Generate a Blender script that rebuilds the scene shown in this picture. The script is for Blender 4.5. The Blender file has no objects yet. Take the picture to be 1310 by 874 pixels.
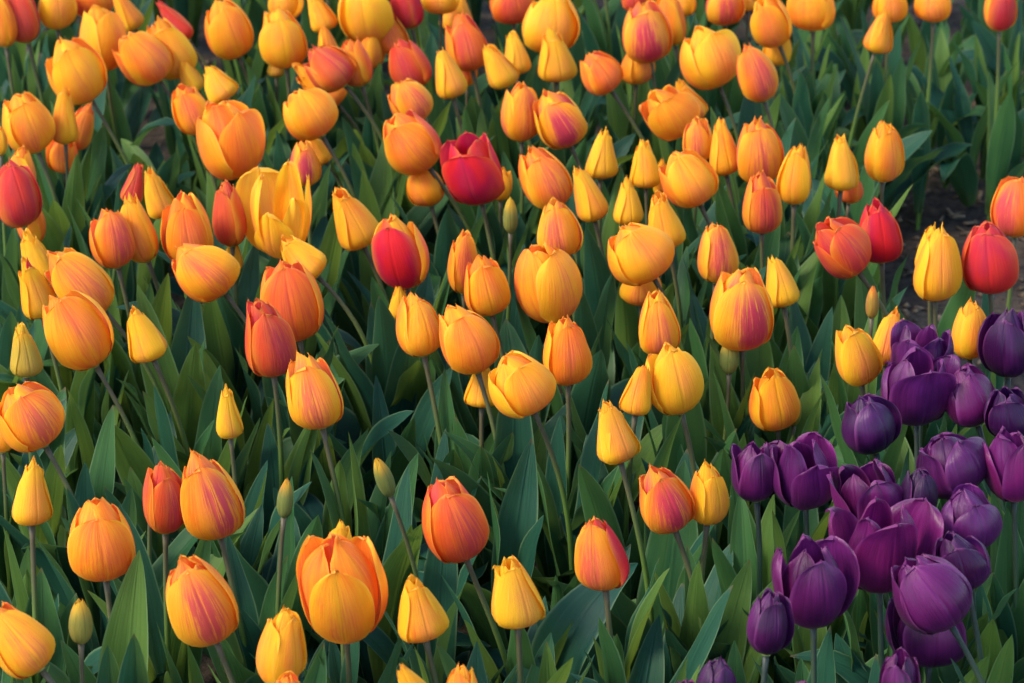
import bpy, math, random
from mathutils import Vector, Matrix, noise as mnoise
R = math.radians
C = bpy.context.scene.collection
scene = bpy.context.scene

# ------------------------------------------------------------------ camera
PITCH = R(25.0)
CAM_Z = 1.535
FPX = 3500.0                      # focal length in photo pixels (96 mm on 36 mm)
cam_d = bpy.data.cameras.new('camera')
cam_d.lens = FPX * 36.0 / 1310.0
cam_d.sensor_width = 36.0
cam_d.clip_start = 0.05
cam_d.clip_end = 500.0
cam_d.dof.use_dof = True
cam_d.dof.focus_distance = 2.65
cam_d.dof.aperture_fstop = 11.0
cam = bpy.data.objects.new('camera', cam_d)
cam.location = (0, 0, CAM_Z)
cam.rotation_euler = (R(90) - PITCH, 0, 0)
C.objects.link(cam)
scene.camera = cam

# ------------------------------------------------------------------ light
SUN_DIR = Vector((-0.58, -0.22, 0.66)).normalized()     # towards the sun
world = bpy.data.worlds.new('World')
scene.world = world
world.use_nodes = True
wn = world.node_tree
sky = wn.nodes.new('ShaderNodeTexSky')
sky.sky_type = 'NISHITA'
sky.sun_disc = False
sky.sun_elevation = math.asin(SUN_DIR.z)
sky.sun_rotation = math.atan2(SUN_DIR.x, SUN_DIR.y)
bg = wn.nodes['Background']
bg.inputs['Strength'].default_value = 0.15
wn.links.new(sky.outputs[0], bg.inputs[0])
sun_d = bpy.data.lights.new('sun', 'SUN')
sun_d.energy = 1.5
sun_d.angle = R(18)
sun_d.color = (1.0, 0.86, 0.68)
sun = bpy.data.objects.new('sun', sun_d)
sun.rotation_euler = (-SUN_DIR).to_track_quat('-Z', 'Y').to_euler()
sun.location = (-3, 0, 4)
C.objects.link(sun)
vs = scene.view_settings
vs.view_transform = 'Standard'
vs.look = 'None'
vs.gamma = 1.0
vs.use_curve_mapping = False
vs.exposure = 1.68

# ------------------------------------------------------------------ helpers
def at(px, py, z):
    """World point at height z seen at photo pixel (px, py)."""
    sx, sy = (px - 655.0) / FPX, (437.0 - py) / FPX
    cp, sp = math.cos(PITCH), math.sin(PITCH)
    d = Vector((sx, cp + sy * sp, -sp + sy * cp))
    k = (z - CAM_Z) / d.z
    return Vector((0, 0, CAM_Z)) + d * k, k          # k = depth along the view axis

def to_px(p):
    cp, sp = math.cos(PITCH), math.sin(PITCH)
    dz = p.z - CAM_Z
    depth = p.y * cp - dz * sp
    return 655 + p.x / depth * FPX, 437 - (p.y * sp + dz * cp) / depth * FPX, depth

def smooth(a, b, x):
    t = min(1.0, max(0.0, (x - a) / (b - a)))
    return t * t * (3 - 2 * t)

def mesh_obj(name, verts, faces, mat, parent=None, uvs=None):
    me = bpy.data.meshes.new(name)
    me.from_pydata(verts, [], faces)
    if uvs is not None:
        lay = me.uv_layers.new(name='UVMap')
        idx = [0] * len(me.loops)
        me.loops.foreach_get('vertex_index', idx)
        flat = []
        for i in idx:
            flat.extend(uvs[i])
        lay.data.foreach_set('uv', flat)
    me.polygons.foreach_set('use_smooth', [True] * len(me.polygons))
    me.materials.append(mat)
    o = bpy.data.objects.new(name, me)
    C.objects.link(o)
    if parent: o.parent = parent
    return o

def link_obj(name, me, parent):
    o = bpy.data.objects.new(name, me)
    C.objects.link(o)
    o.parent = parent
    return o

def empty(name, loc):
    o = bpy.data.objects.new(name, None)
    o.empty_display_size = 0.02
    o.location = loc
    C.objects.link(o)
    return o

# ------------------------------------------------------------------ materials
class NT:
    def __init__(s, name):
        s.m = bpy.data.materials.new(name)
        s.m.use_nodes = True
        s.t = s.m.node_tree
        s.t.nodes.clear()
        s.out = s.t.nodes.new('ShaderNodeOutputMaterial')
    def n(s, kind, **kw):
        nd = s.t.nodes.new(kind)
        for k, v in kw.items(): setattr(nd, k, v)
        return nd
    def put(s, sock, v):
        if hasattr(v, 'is_output') or isinstance(v, bpy.types.NodeSocket): s.t.links.new(v, sock)
        else: sock.default_value = v
    def math(s, op, a, b=0.0, c=0.0, clamp=False):
        nd = s.n('ShaderNodeMath', operation=op, use_clamp=clamp)
        s.put(nd.inputs[0], a); s.put(nd.inputs[1], b); s.put(nd.inputs[2], c)
        return nd.outputs[0]
    def step(s, x, a, b, lo=0.0, hi=1.0):
        nd = s.n('ShaderNodeMapRange', interpolation_type='SMOOTHSTEP')
        s.put(nd.inputs[0], x)
        for i, v in enumerate((a, b, lo, hi)): s.put(nd.inputs[i + 1], v)
        return nd.outputs[0]
    def mix(s, f, a, b):
        nd = s.n('ShaderNodeMix', data_type='RGBA')
        s.put(nd.inputs[0], f)
        for i, v in ((6, a), (7, b)):
            s.put(nd.inputs[i], (*v, 1.0) if isinstance(v, tuple) else v)
        return nd.outputs[2]
    def noise(s, vec, scale, detail=2.0, rough=0.5):
        nd = s.n('ShaderNodeTexNoise')
        s.put(nd.inputs['Vector'], vec)
        nd.inputs['Scale'].default_value = scale
        nd.inputs['Detail'].default_value = detail
        nd.inputs['Roughness'].default_value = rough
        return nd.outputs['Fac']
    def xyz(s, x, y, z):
        nd = s.n('ShaderNodeCombineXYZ')
        s.put(nd.inputs[0], x); s.put(nd.inputs[1], y); s.put(nd.inputs[2], z)
        return nd.outputs[0]
    def bump(s, h, strength, dist):
        nd = s.n('ShaderNodeBump')
        nd.inputs['Strength'].default_value = strength
        nd.inputs['Distance'].default_value = dist
        s.put(nd.inputs['Height'], h)
        return nd.outputs[0]
    def finish(s, col, rough, normal=None, trans=0.0, tcol=None, sheen=0.0, spec=0.5):
        p = s.n('ShaderNodeBsdfPrincipled')
        s.put(p.inputs['Base Color'], (*col, 1.0) if isinstance(col, tuple) else col)
        s.put(p.inputs['Roughness'], rough)
        s.put(p.inputs['Specular IOR Level'], spec)
        if sheen:
            p.inputs['Sheen Weight'].default_value = sheen
            p.inputs['Sheen Roughness'].default_value = 0.4
        if normal is not None: s.put(p.inputs['Normal'], normal)
        sh = p.outputs[0]
        if trans:
            tr = s.n('ShaderNodeBsdfTranslucent')
            s.put(tr.inputs[0], tcol if tcol is not None else col)
            if normal is not None: s.put(tr.inputs['Normal'], normal)
            mx = s.n('ShaderNodeMixShader')
            s.put(mx.inputs[0], trans)
            s.put(mx.inputs[1], sh); s.put(mx.inputs[2], tr.outputs[0])
            sh = mx.outputs[0]
        s.put(s.out.inputs[0], sh)
        return s.m

def uvs_and_info(s):
    uv = s.n('ShaderNodeUVMap', uv_map='UVMap')
    sep = s.n('ShaderNodeSeparateXYZ')
    s.put(sep.inputs[0], uv.outputs[0])
    info = s.n('ShaderNodeObjectInfo')
    u, v = sep.outputs[0], sep.outputs[1]
    a = s.math('ABSOLUTE', s.math('MULTIPLY_ADD', u, 2.0, -1.0))
    return u, v, a, info

def mat_petal():
    s = NT('petal_flamed')
    u, v, a, info = uvs_and_info(s)
    cs = s.n('ShaderNodeSeparateColor')
    s.put(cs.inputs[0], info.outputs['Color'])
    pr, pg, pb = cs.outputs[0], cs.outputs[1], cs.outputs[2]
    green = s.math('SUBTRACT', 1.0, info.outputs['Alpha'], clamp=True)
    rnd = info.outputs['Random']
    r1 = s.math('MULTIPLY', rnd, 71.0)
    soft = s.noise(s.xyz(s.math('MULTIPLY', u, 2.6), s.math('MULTIPLY', v, 1.5), r1), 1.0, 2.0)
    fan = s.math('MULTIPLY', s.math('SUBTRACT', u, 0.5), s.math('MULTIPLY_ADD', v, 0.55, 0.6))   # veins spread towards the tip
    vein = s.noise(s.xyz(s.math('MULTIPLY', fan, 44.0), s.math('MULTIPLY', v, 1.9), r1), 1.0, 4.0, 0.72)
    fleck = s.noise(s.xyz(s.math('MULTIPLY', fan, 22.0), s.math('MULTIPLY', v, 1.7), s.math('ADD', r1, 9.0)), 1.0, 4.0, 0.7)
    edge = s.step(a, 0.45, 1.0)
    foot = s.step(v, 0.32, 0.02)
    red = s.math('ADD', pr, s.math('MULTIPLY', s.math('SUBTRACT', soft, 0.5), 0.85))
    red = s.math('SUBTRACT', red, s.math('MULTIPLY_ADD', edge, 0.24, 0.05))
    red = s.math('SUBTRACT', red, s.math('MULTIPLY', foot, 0.18))
    geo = s.n('ShaderNodeNewGeometry')                 # the inside of a petal is a deeper orange
    red = s.math('ADD', red, s.math('MULTIPLY', geo.outputs['Backfacing'], 0.20))
    red = s.math('ADD', red, s.math('MULTIPLY', s.math('SUBTRACT', vein, 0.5), 0.75))
    ramp = s.n('ShaderNodeValToRGB')
    e = ramp.color_ramp.elements
    e[0].position = 0.0; e[0].color = (0.94, 0.53, 0.020, 1)
    e[1].position = 1.0; e[1].color = (0.84, 0.085, 0.026, 1)
    for p, c in ((0.3, (0.95, 0.405, 0.017)), (0.55, (0.95, 0.255, 0.015)), (0.78, (0.92, 0.145, 0.015))):
        el = e.new(p); el.color = (*c, 1)
    s.put(ramp.inputs[0], red)
    # apricot blush on the outer middle of the petal
    blush = s.math('MULTIPLY', s.math('MULTIPLY', s.step(a, 0.75, 0.1), s.step(soft, 0.30, 0.62)), s.step(v, 0.98, 0.55))
    col = s.mix(s.math('MULTIPLY', blush, 0.36), ramp.outputs[0], (0.95, 0.350, 0.095))
    # raspberry flame feathering up the middle
    off = s.math('MULTIPLY', s.math('SUBTRACT', rnd, 0.5), 0.55)
    ac = s.math('ABSOLUTE', s.math('ADD', s.math('MULTIPLY_ADD', u, 2.0, -1.0), off))
    core = s.step(s.math('SUBTRACT', s.math('MULTIPLY_ADD', soft, 0.55, 0.16), ac), -0.50, 0.34)
    streak = s.math('ADD', s.math('MULTIPLY', fleck, 0.48), s.math('MULTIPLY', vein, 0.52))
    thr = s.math('ADD', streak, s.math('ADD', s.math('MULTIPLY', s.math('SUBTRACT', core, 0.75), 0.16), s.math('MULTIPLY', pg, 0.10)))
    fl = s.step(thr, 0.525, 0.605)
    fl = s.math('MULTIPLY', s.math('MULTIPLY', fl, core), s.math('MULTIPLY', s.step(v, 0.04, 0.36), s.step(v, 1.02, 0.66)))
    wash = s.math('MULTIPLY', s.math('MULTIPLY', core, 0.20), s.math('MULTIPLY', pg, s.step(v, 0.05, 0.5)))
    col = s.mix(wash, col, (0.88, 0.170, 0.110))
    col = s.mix(s.math('MULTIPLY', fl, s.math('MULTIPLY', pg, 1.1), clamp=True), col, (0.64, 0.060, 0.090))
    # sparse thin dashes
    dash = s.math('MULTIPLY', s.step(vein, 0.66, 0.74), s.step(fleck, 0.52, 0.62))
    col = s.mix(s.math('MULTIPLY', dash, s.math('MULTIPLY_ADD', pg, 0.5, 0.22)), col, (0.50, 0.060, 0.030))
    # whole-petal crimson
    ro = s.math('MULTIPLY', pb, s.math('SUBTRACT', 1.0, s.math('MULTIPLY', s.step(a, 0.5, 1.0), 0.35)))
    ro = s.math('MULTIPLY', ro, s.step(v, 0.02, 0.26, 0.25, 1.0))
    ro = s.math('MULTIPLY', ro, s.step(soft, 0.2, 0.5, 0.7, 1.0))
    crim = s.mix(s.step(soft, 0.38, 0.66), (0.52, 0.010, 0.060), (0.70, 0.016, 0.024))
    col = s.mix(s.math('MULTIPLY', ro, 1.0, clamp=True), col, crim)
    # greenish foot and green buds
    olive = s.math('MULTIPLY', s.step(v, 0.20, 0.0), 0.55)
    col = s.mix(olive, col, (0.40, 0.30, 0.035))
    rib = s.math('MULTIPLY', green, s.step(v, 1.02, 0.55, 0.25, 1.0))
    gcol = s.mix(s.step(vein, 0.35, 0.7), (0.19, 0.23, 0.055), (0.30, 0.31, 0.075))
    col = s.mix(rib, col, gcol)
    # pale rim: highlight on the thin translucent edges, painted into the colour
    rim = s.math('MULTIPLY', s.math('MAXIMUM', s.step(a, 0.93, 1.0), s.step(v, 0.955, 1.0)), s.math('SUBTRACT', 1.0, green))
    col = s.mix(s.math('MULTIPLY', rim, s.math('SUBTRACT', 0.42, s.math('MULTIPLY', pb, 0.3))), col, (0.95, 0.58, 0.10))
    nb = s.bump(s.math('ADD', vein, s.math('MULTIPLY', s.step(a, 0.0, 0.09), 0.7)), 0.60, 0.0018)
    return s.finish(col, 0.50, nb, 0.42, sheen=0.03, spec=0.22)

def mat_purple():
    s = NT('petal_purple')
    u, v, a, info = uvs_and_info(s)
    cs = s.n('ShaderNodeSeparateColor')
    s.put(cs.inputs[0], info.outputs['Color'])
    br, mg = cs.outputs[0], cs.outputs[1]
    r1 = s.math('MULTIPLY', info.outputs['Random'], 71.0)
    soft = s.noise(s.xyz(s.math('MULTIPLY', u, 2.4), s.math('MULTIPLY', v, 1.6), r1), 1.0, 2.0)
    vein = s.noise(s.xyz(s.math('MULTIPLY', u, 22.0), s.math('MULTIPLY', v, 1.7), r1), 1.0, 4.0, 0.72)
    dark = s.mix(mg, (0.030, 0.003, 0.042), (0.062, 0.003, 0.038))
    lite = s.mix(mg, (0.165, 0.026, 0.185), (0.280, 0.013, 0.150))
    k = s.math('ADD', s.math('MULTIPLY', soft, 1.25), s.math('ADD', s.math('MULTIPLY', vein, 0.65), s.math('SUBTRACT', br, 1.12)), clamp=True)
    col = s.mix(k, dark, lite)
    rim = s.math('MAXIMUM', s.step(a, 0.86, 1.0), s.step(v, 0.94, 1.0))
    col = s.mix(s.math('MULTIPLY', rim, 0.40), col, (0.30, 0.06, 0.23))
    nb = s.bump(s.math('ADD', vein, s.math('MULTIPLY', s.step(a, 0.0, 0.08), 0.7)), 0.55, 0.0018)
    return s.finish(col, 0.33, nb, 0.34, sheen=0.03, spec=0.36)

def mat_leaf(name, c_lo, c_hi, tc):
    s = NT(name)
    u, v, a, info = uvs_and_info(s)
    r1 = s.math('MULTIPLY', info.outputs['Random'], 53.0)
    soft = s.noise(s.xyz(s.math('MULTIPLY', u, 1.6), s.math('MULTIPLY', v, 2.6), r1), 1.0, 3.0)
    line = s.noise(s.xyz(s.math('MULTIPLY', u, 20.0), s.math('MULTIPLY', v, 0.8), r1), 1.0, 2.0, 0.6)
    k = s.math('ADD', s.math('MULTIPLY', s.step(soft, 0.3, 0.7), 0.55), s.math('MULTIPLY', info.outputs['Random'], 0.45))
    col = s.mix(k, c_lo, c_hi)
    col = s.mix(s.math('MULTIPLY', s.step(line, 0.38, 0.66), 0.50), col, c_hi)
    foot = s.step(v, 0.30, 0.0)
    col = s.mix(s.math('MULTIPLY', foot, 0.5), col, (0.095, 0.135, 0.030))
    tipb = s.math('MULTIPLY', s.step(v, 0.965, 1.0), s.step(info.outputs['Random'], 0.45, 0.9))
    col = s.mix(s.math('MULTIPLY', tipb, 0.7), col, (0.16, 0.085, 0.040))
    col = s.mix(s.math('MULTIPLY', s.step(a, 0.87, 0.97), 0.50), col, (0.16, 0.25, 0.12))
    spot = s.noise(s.xyz(s.math('MULTIPLY', u, 9.0), s.math('MULTIPLY', v, 30.0), r1), 1.0, 2.0)
    col = s.mix(s.math('MULTIPLY', s.step(spot, 0.72, 0.78), 0.6), col, (0.055, 0.050, 0.022))
    mid = s.step(a, 0.0, 0.10)
    nb = s.bump(s.math('ADD', s.math('MULTIPLY', line, 1.0), mid), 0.45, 0.0014)
    rough = s.math('MULTIPLY_ADD', soft, 0.22, 0.42)
    return s.finish(col, rough, nb, 0.34, tcol=s.mix(0.5, col, tc), spec=0.24)

def mat_stem(name, top, low):
    s = NT(name)
    u, v, a, info = uvs_and_info(s)
    n1 = s.noise(s.xyz(s.math('MULTIPLY', u, 5.0), s.math('MULTIPLY', v, 4.0), s.math('MULTIPLY', info.outputs['Random'], 40.0)), 1.0, 3.0)
    k = s.step(s.math('ADD', v, s.math('MULTIPLY', s.math('SUBTRACT', n1, 0.5), 0.3)), 0.50, 0.98)
    col = s.mix(k, low, top)
    return s.finish(col, 0.42, s.bump(n1, 0.15, 0.001), 0.0, spec=0.2)

def mat_plain(name, c, rough):
    s = NT(name)
    tc = s.n('ShaderNodeTexCoord')
    n1 = s.noise(tc.outputs['Object'], 400.0, 3.0)
    col = s.mix(n1, tuple(x * 0.7 for x in c), tuple(min(1, x * 1.25) for x in c))
    return s.finish(col, rough, s.bump(n1, 0.3, 0.001))

def mat_soil():
    s = NT('soil')
    tc = s.n('ShaderNodeTexCoord')
    P = tc.outputs['Object']
    n1 = s.noise(P, 6.0, 5.0, 0.6)
    n2 = s.noise(P, 60.0, 6.0, 0.7)
    n3 = s.noise(P, 320.0, 4.0, 0.7)
    col = s.mix(s.step(n2, 0.3, 0.7), (0.026, 0.020, 0.016), (0.110, 0.082, 0.060))
    col = s.mix(s.math('MULTIPLY', s.step(n3, 0.58, 0.72), 0.7), col, (0.17, 0.125, 0.085))
    col = s.mix(s.math('MULTIPLY', s.step(n1, 0.45, 0.7), 0.5), col, (0.030, 0.024, 0.022))
    h = s.math('ADD', s.math('MULTIPLY', n2, 1.0), s.math('MULTIPLY', n3, 0.5))
    return s.finish(col, 0.95, s.bump(h, 0.9, 0.012), spec=0.15)

def mat_litter():
    s = NT('straw_chip')
    info = s.n('ShaderNodeObjectInfo')
    tc = s.n('ShaderNodeTexCoord')
    n1 = s.noise(tc.outputs['Object'], 35.0, 2.0)
    col = s.mix(s.step(n1, 0.35, 0.65), (0.055, 0.038, 0.026), (0.20, 0.145, 0.090))
    return s.finish(col, 0.9, spec=0.2)

M_PETAL = mat_petal()
M_PURPLE = mat_purple()
M_LEAF = [mat_leaf('leaf_blue_green', (0.007, 0.050, 0.038), (0.018, 0.080, 0.042), (0.15, 0.26, 0.030)),
          mat_leaf('leaf_mid_green', (0.014, 0.072, 0.030), (0.044, 0.122, 0.032), (0.19, 0.29, 0.030)),
          mat_leaf('leaf_yellow_green', (0.045, 0.108, 0.024), (0.095, 0.172, 0.032), (0.24, 0.33, 0.030))]
M_STEM = mat_stem('stem_bronzed', (0.080, 0.068, 0.038), (0.090, 0.160, 0.030))
M_STEM_G = mat_stem('stem_green', (0.100, 0.160, 0.040), (0.125, 0.190, 0.045))
M_STEM_P = mat_stem('stem_dark', (0.030, 0.040, 0.035), (0.050, 0.100, 0.040))
M_PISTIL = mat_plain('pistil_green', (0.25, 0.30, 0.06), 0.5)
M_SOIL = mat_soil()

# ------------------------------------------------------------------ ground
def build_ground():
    xs = []
    def axis(lo, hi, fine_lo, fine_hi, st):
        v = [lo, lo * 0.5 + fine_lo * 0.5 - 0.5]
        n = int((fine_hi - fine_lo) / st)
        v += [fine_lo + st * i for i in range(n + 1)]
        return v + [hi * 0.5 + fine_hi * 0.5 + 0.5, hi]
    X = axis(-60, 60, -1.6, 1.6, 0.02)
    Y = axis(-60, 90, 1.4, 5.6, 0.022)
    verts, faces = [], []
    for y in Y:
        for x in X:
            p = Vector((x, y, 0))
            z = 0.030 * mnoise.noise(p * 2.3) + 0.014 * mnoise.noise(p * 9.0) + 0.008 * mnoise.noise(p * 26.0)
            verts.append((x, y, z - 0.006))
    w = len(X)
    for j in range(len(Y) - 1):
        for i in range(w - 1):
            a = j * w + i
            faces.append((a, a + 1, a + w + 1, a + w))
    g = mesh_obj('ground', verts, faces, M_SOIL)
    g['kind'] = 'structure'
    # clods and straw chips on the bare soil
    rng = random.Random(5)
    v, f = [], []
    for _ in range(2600):
        x, y = rng.uniform(-1.0, 1.3), rng.uniform(1.8, 5.0)
        if rng.random() < 0.65: x, y = rng.uniform(0.35, 1.2), rng.uniform(2.6, 4.4)
        p = Vector((x, y, 0))
        z = 0.030 * mnoise.noise(p * 2.3) + 0.014 * mnoise.noise(p * 9.0) + 0.008 * mnoise.noise(p * 26.0) - 0.006
        b = len(v)
        if rng.random() < 0.55:                                    # clod: squashed octahedron
            r = rng.uniform(0.0025, 0.009)
            for dx, dy, dz in ((1,0,0),(0,1,0),(-1,0,0),(0,-1,0),(0,0,.8),(0,0,-.5)):
                j = rng.uniform(.65, 1.25)
                v.append((x + dx*r*j, y + dy*r*j, z + r*.3 + dz*r*j))
            f += [(b+i, b+(i+1) % 4, b+4) for i in range(4)] + [(b+(i+1) % 4, b+i, b+5) for i in range(4)]
        else:                                                      # chip of straw or bark
            L, W, a = rng.uniform(.008, .030), rng.uniform(.0012, .0035), rng.uniform(0, 6.28)
            dx, dy = math.cos(a), math.sin(a)
            t = rng.uniform(-.3, .3)
            for s1, s2, h in ((-1,-1,.002),(1,-1,.002),(1,1,.002),(-1,1,.002),(-1,-1,.004),(1,-1,.004),(1,1,.004),(-1,1,.004)):
                v.append((x + dx*L*s1/2 - dy*W*s2, y + dy*L*s1/2 + dx*W*s2, z + h + .002 + t*L*s1/2))
            f += [(b,b+3,b+2,b+1),(b+4,b+5,b+6,b+7),(b,b+1,b+5,b+4),(b+1,b+2,b+6,b+5),(b+2,b+3,b+7,b+6),(b+3,b,b+4,b+7)]
    o = mesh_obj('soil_litter', v, f, mat_litter())
    o['kind'] = 'stuff'
    o['label'] = 'brown clods and straw chips scattered over the bare soil'
    o['category'] = 'soil litter'
build_ground()

# ------------------------------------------------------------------ leaves: a pool of blades, base at origin, leaning to +X
def leaf_mesh(rng, L, W, lean0, bend, fold, wave, twist, hook):
    NL, NW = 22, 8
    verts, uvs, faces = [], [], []
    p = Vector((0, 0, 0))
    ph1, ph2 = rng.uniform(0, 6.28), rng.uniform(0, 6.28)
    fr = rng.uniform(1.6, 3.0)
    side_curve = rng.uniform(-0.18, 0.18)
    wexp = rng.uniform(.92, 1.25)
    for i in range(NL + 1):
        t = i / NL
        ang = lean0 + bend * t ** 1.6 + hook * smooth(0.55, 1.0, t)
        d = Vector((math.sin(ang), side_curve * t, math.cos(ang))).normalized()
        if i: p = p + d * (L / NL)
        nrm = Vector((-math.cos(ang), 0, math.sin(ang)))           # inward / upper face
        side = Vector((0, 1, 0))
        tw = twist * t
        rot = Matrix.Rotation(tw, 3, d)
        nrm, side = rot @ nrm, rot @ side
        wpro = 0.40 * (1 - smooth(0.0, .5, t)) + max(0.0, math.sin(math.pi * min(1.0, t ** wexp))) ** .80 * (.55 + .45 * smooth(0, .4, t)) + .006
        if t > 0.985: wpro = 0.015
        w = W * wpro
        fo = fold * (1.25 - 0.75 * t)
        for j in range(NW + 1):
            s = -1 + 2 * j / NW
            a = abs(s)
            # channelled blade: rises towards the upper face at its edges
            lat = w * s * (math.cos(fo * a))
            up = w * a * math.sin(fo * a) * 0.9 + w * 0.10 * min(a, .2) / .2
            up += wave * (a ** 2.0) * math.sin(fr * 6.28 * t + (ph1 if s > 0 else ph2)) * smooth(0.05, 0.3, t) * (1 - smooth(.85, 1, t))
            verts.append(p + side * lat + nrm * up)
            uvs.append((j / NW, t))
    for i in range(NL):
        for j in range(NW):
            q = i * (NW + 1) + j
            faces.append((q, q + 1, q + NW + 2, q + NW + 1))
    me = bpy.data.meshes.new('leaf')
    me.from_pydata([tuple(v) for v in verts], [], faces)
    lay = me.uv_layers.new(name='UVMap')
    idx = [0] * len(me.loops)
    me.loops.foreach_get('vertex_index', idx)
    flat = []
    for k in idx: flat.extend(uvs[k])
    lay.data.foreach_set('uv', flat)
    me.polygons.foreach_set('use_smooth', [True] * len(me.polygons))
    return me

rngL = random.Random(77)
POOL = {'erect': [], 'arch': [], 'low': []}
for i in range(60):
    m = M_LEAF[0 if i % 5 < 2 else (1 if i % 5 < 4 else 2)]
    me = leaf_mesh(rngL, rngL.uniform(.215, .275), rngL.uniform(.016, .025), R(rngL.uniform(2, 11)), R(rngL.uniform(3, 24)),
                   rngL.uniform(.20, .55), rngL.uniform(.0008, .0042), R(rngL.uniform(-50, 50)), 0)
    me.materials.append(m); POOL['erect'].append(me)
for i in range(60):
    m = M_LEAF[0 if i % 5 < 3 else (1 if i % 5 < 4 else 2)]
    me = leaf_mesh(rngL, rngL.uniform(.20, .27), rngL.uniform(.018, .029), R(rngL.uniform(6, 18)), R(rngL.uniform(15, 50)),
                   rngL.uniform(.18, .50), rngL.uniform(.001, .005), R(rngL.uniform(-45, 45)), R(rngL.choice((0, 0, 0, 50, 90))))
    me.materials.append(m); POOL['arch'].append(me)
for i in range(24):
    m = M_LEAF[0 if i % 4 < 3 else 1]
    me = leaf_mesh(rngL, rngL.uniform(.15, .21), rngL.uniform(.022, .034), R(rngL.uniform(25, 45)), R(rngL.uniform(25, 60)),
                   rngL.uniform(.25, .55), rngL.uniform(.002, .006), R(rngL.uniform(-40, 40)), R(rngL.choice((0, 40, 70))))
    me.materials.append(m); POOL['low'].append(me)

def add_leaves(root, rng, n, scale=1.0):
    a0 = rng.uniform(0, 6.28)
    for k in range(n):
        kind = ('arch', 'erect', 'erect', 'low', 'erect', 'arch', 'erect')[k % 7]
        o = link_obj('leaf', rng.choice(POOL[kind]), root)
        az = a0 + k * 2.4 + rng.uniform(-.5, .5)
        z = (0.0, .03, .015, 0.0, .045, .01, .02)[k % 7] + rng.uniform(0, .012)
        s = scale * rng.uniform(.86, 1.12)
        o.location = (math.cos(az) * .004, math.sin(az) * .004, z)
        o.rotation_euler = (rng.uniform(-.08, .08), rng.uniform(-.08, .08), az)
        o.scale = (s, s * rng.uniform(.9, 1.1), s)

# ------------------------------------------------------------------ stems
def stem_obj(root, rng, p3, axis, mat, r_top=.0026, r_low=.0036):
    """Tube from the local origin up to p3 (local), arriving along axis."""
    H = p3.length
    p0, p1, p2 = Vector((0, 0, -.01)), Vector((0, 0, H * .50)), p3 - axis * H * .34
    verts, uvs, faces = [], [], []
    N, K = 18, 8
    for i in range(N + 1):
        t = i / N
        q = (1-t)**3 * p0 + 3*(1-t)**2*t * p1 + 3*(1-t)*t*t * p2 + t**3 * p3
        d = (3*(1-t)**2 * (p1-p0) + 6*(1-t)*t * (p2-p1) + 3*t*t * (p3-p2)).normalized()
        x = d.cross(Vector((0, 1, 0))).normalized()
        y = d.cross(x)
        r = r_low + (r_top - r_low) * t + .0009 * smooth(.94, 1.0, t)
        for k in range(K):
            a = 6.28318 * k / K
            verts.append(q + x * math.cos(a) * r + y * math.sin(a) * r)
            uvs.append((k / K, t))
    for i in range(N):
        for k in range(K):
            faces.append((i*K+k, i*K+(k+1) % K, (i+1)*K+(k+1) % K, (i+1)*K+k))
    faces.append(tuple(N*K+k for k in range(K)))
    return mesh_obj('stem', [tuple(v) for v in verts], faces, mat, root, uvs)

# ------------------------------------------------------------------ flowers
SHAPES = {   # zm, bottom power, top power, top radius, outer half-angle, inner half-angle, edge flare
    'E': (.40, 2.3, 1.9, .40, 67, 62, .08),
    'T': (.34, 2.4, 1.6, .37, 66, 62, .09),
    'C': (.20, 2.6, 1.2, .27, 70, 64, .08),
    'B': (.42, 2.2, 2.1, .16, 66, 60, .01),
    'O': (.52, 2.2, 2.0, .90, 60, 68, .00),
    'P': (.46, 2.2, 1.9, .70, 56, 54, .03),
    'Q': (.40, 2.2, 1.8, .40, 64, 58, .06),
}
def profile(zm, pb, pt, rt):
    pts = []
    for i in range(61):
        if i <= 24:
            ang = (i / 24) * math.pi / 2
            z = zm * (1 - math.cos(ang)); r = max(0.0, 1 - (1 - z / zm) ** pb) ** (1 / pb)
        else:
            z = zm + (1 - zm) * (i - 24) / 36
            r = 1 - (1 - rt) * ((z - zm) / (1 - zm)) ** pt
        pts.append((max(r, .07), z))
    return pts

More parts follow.
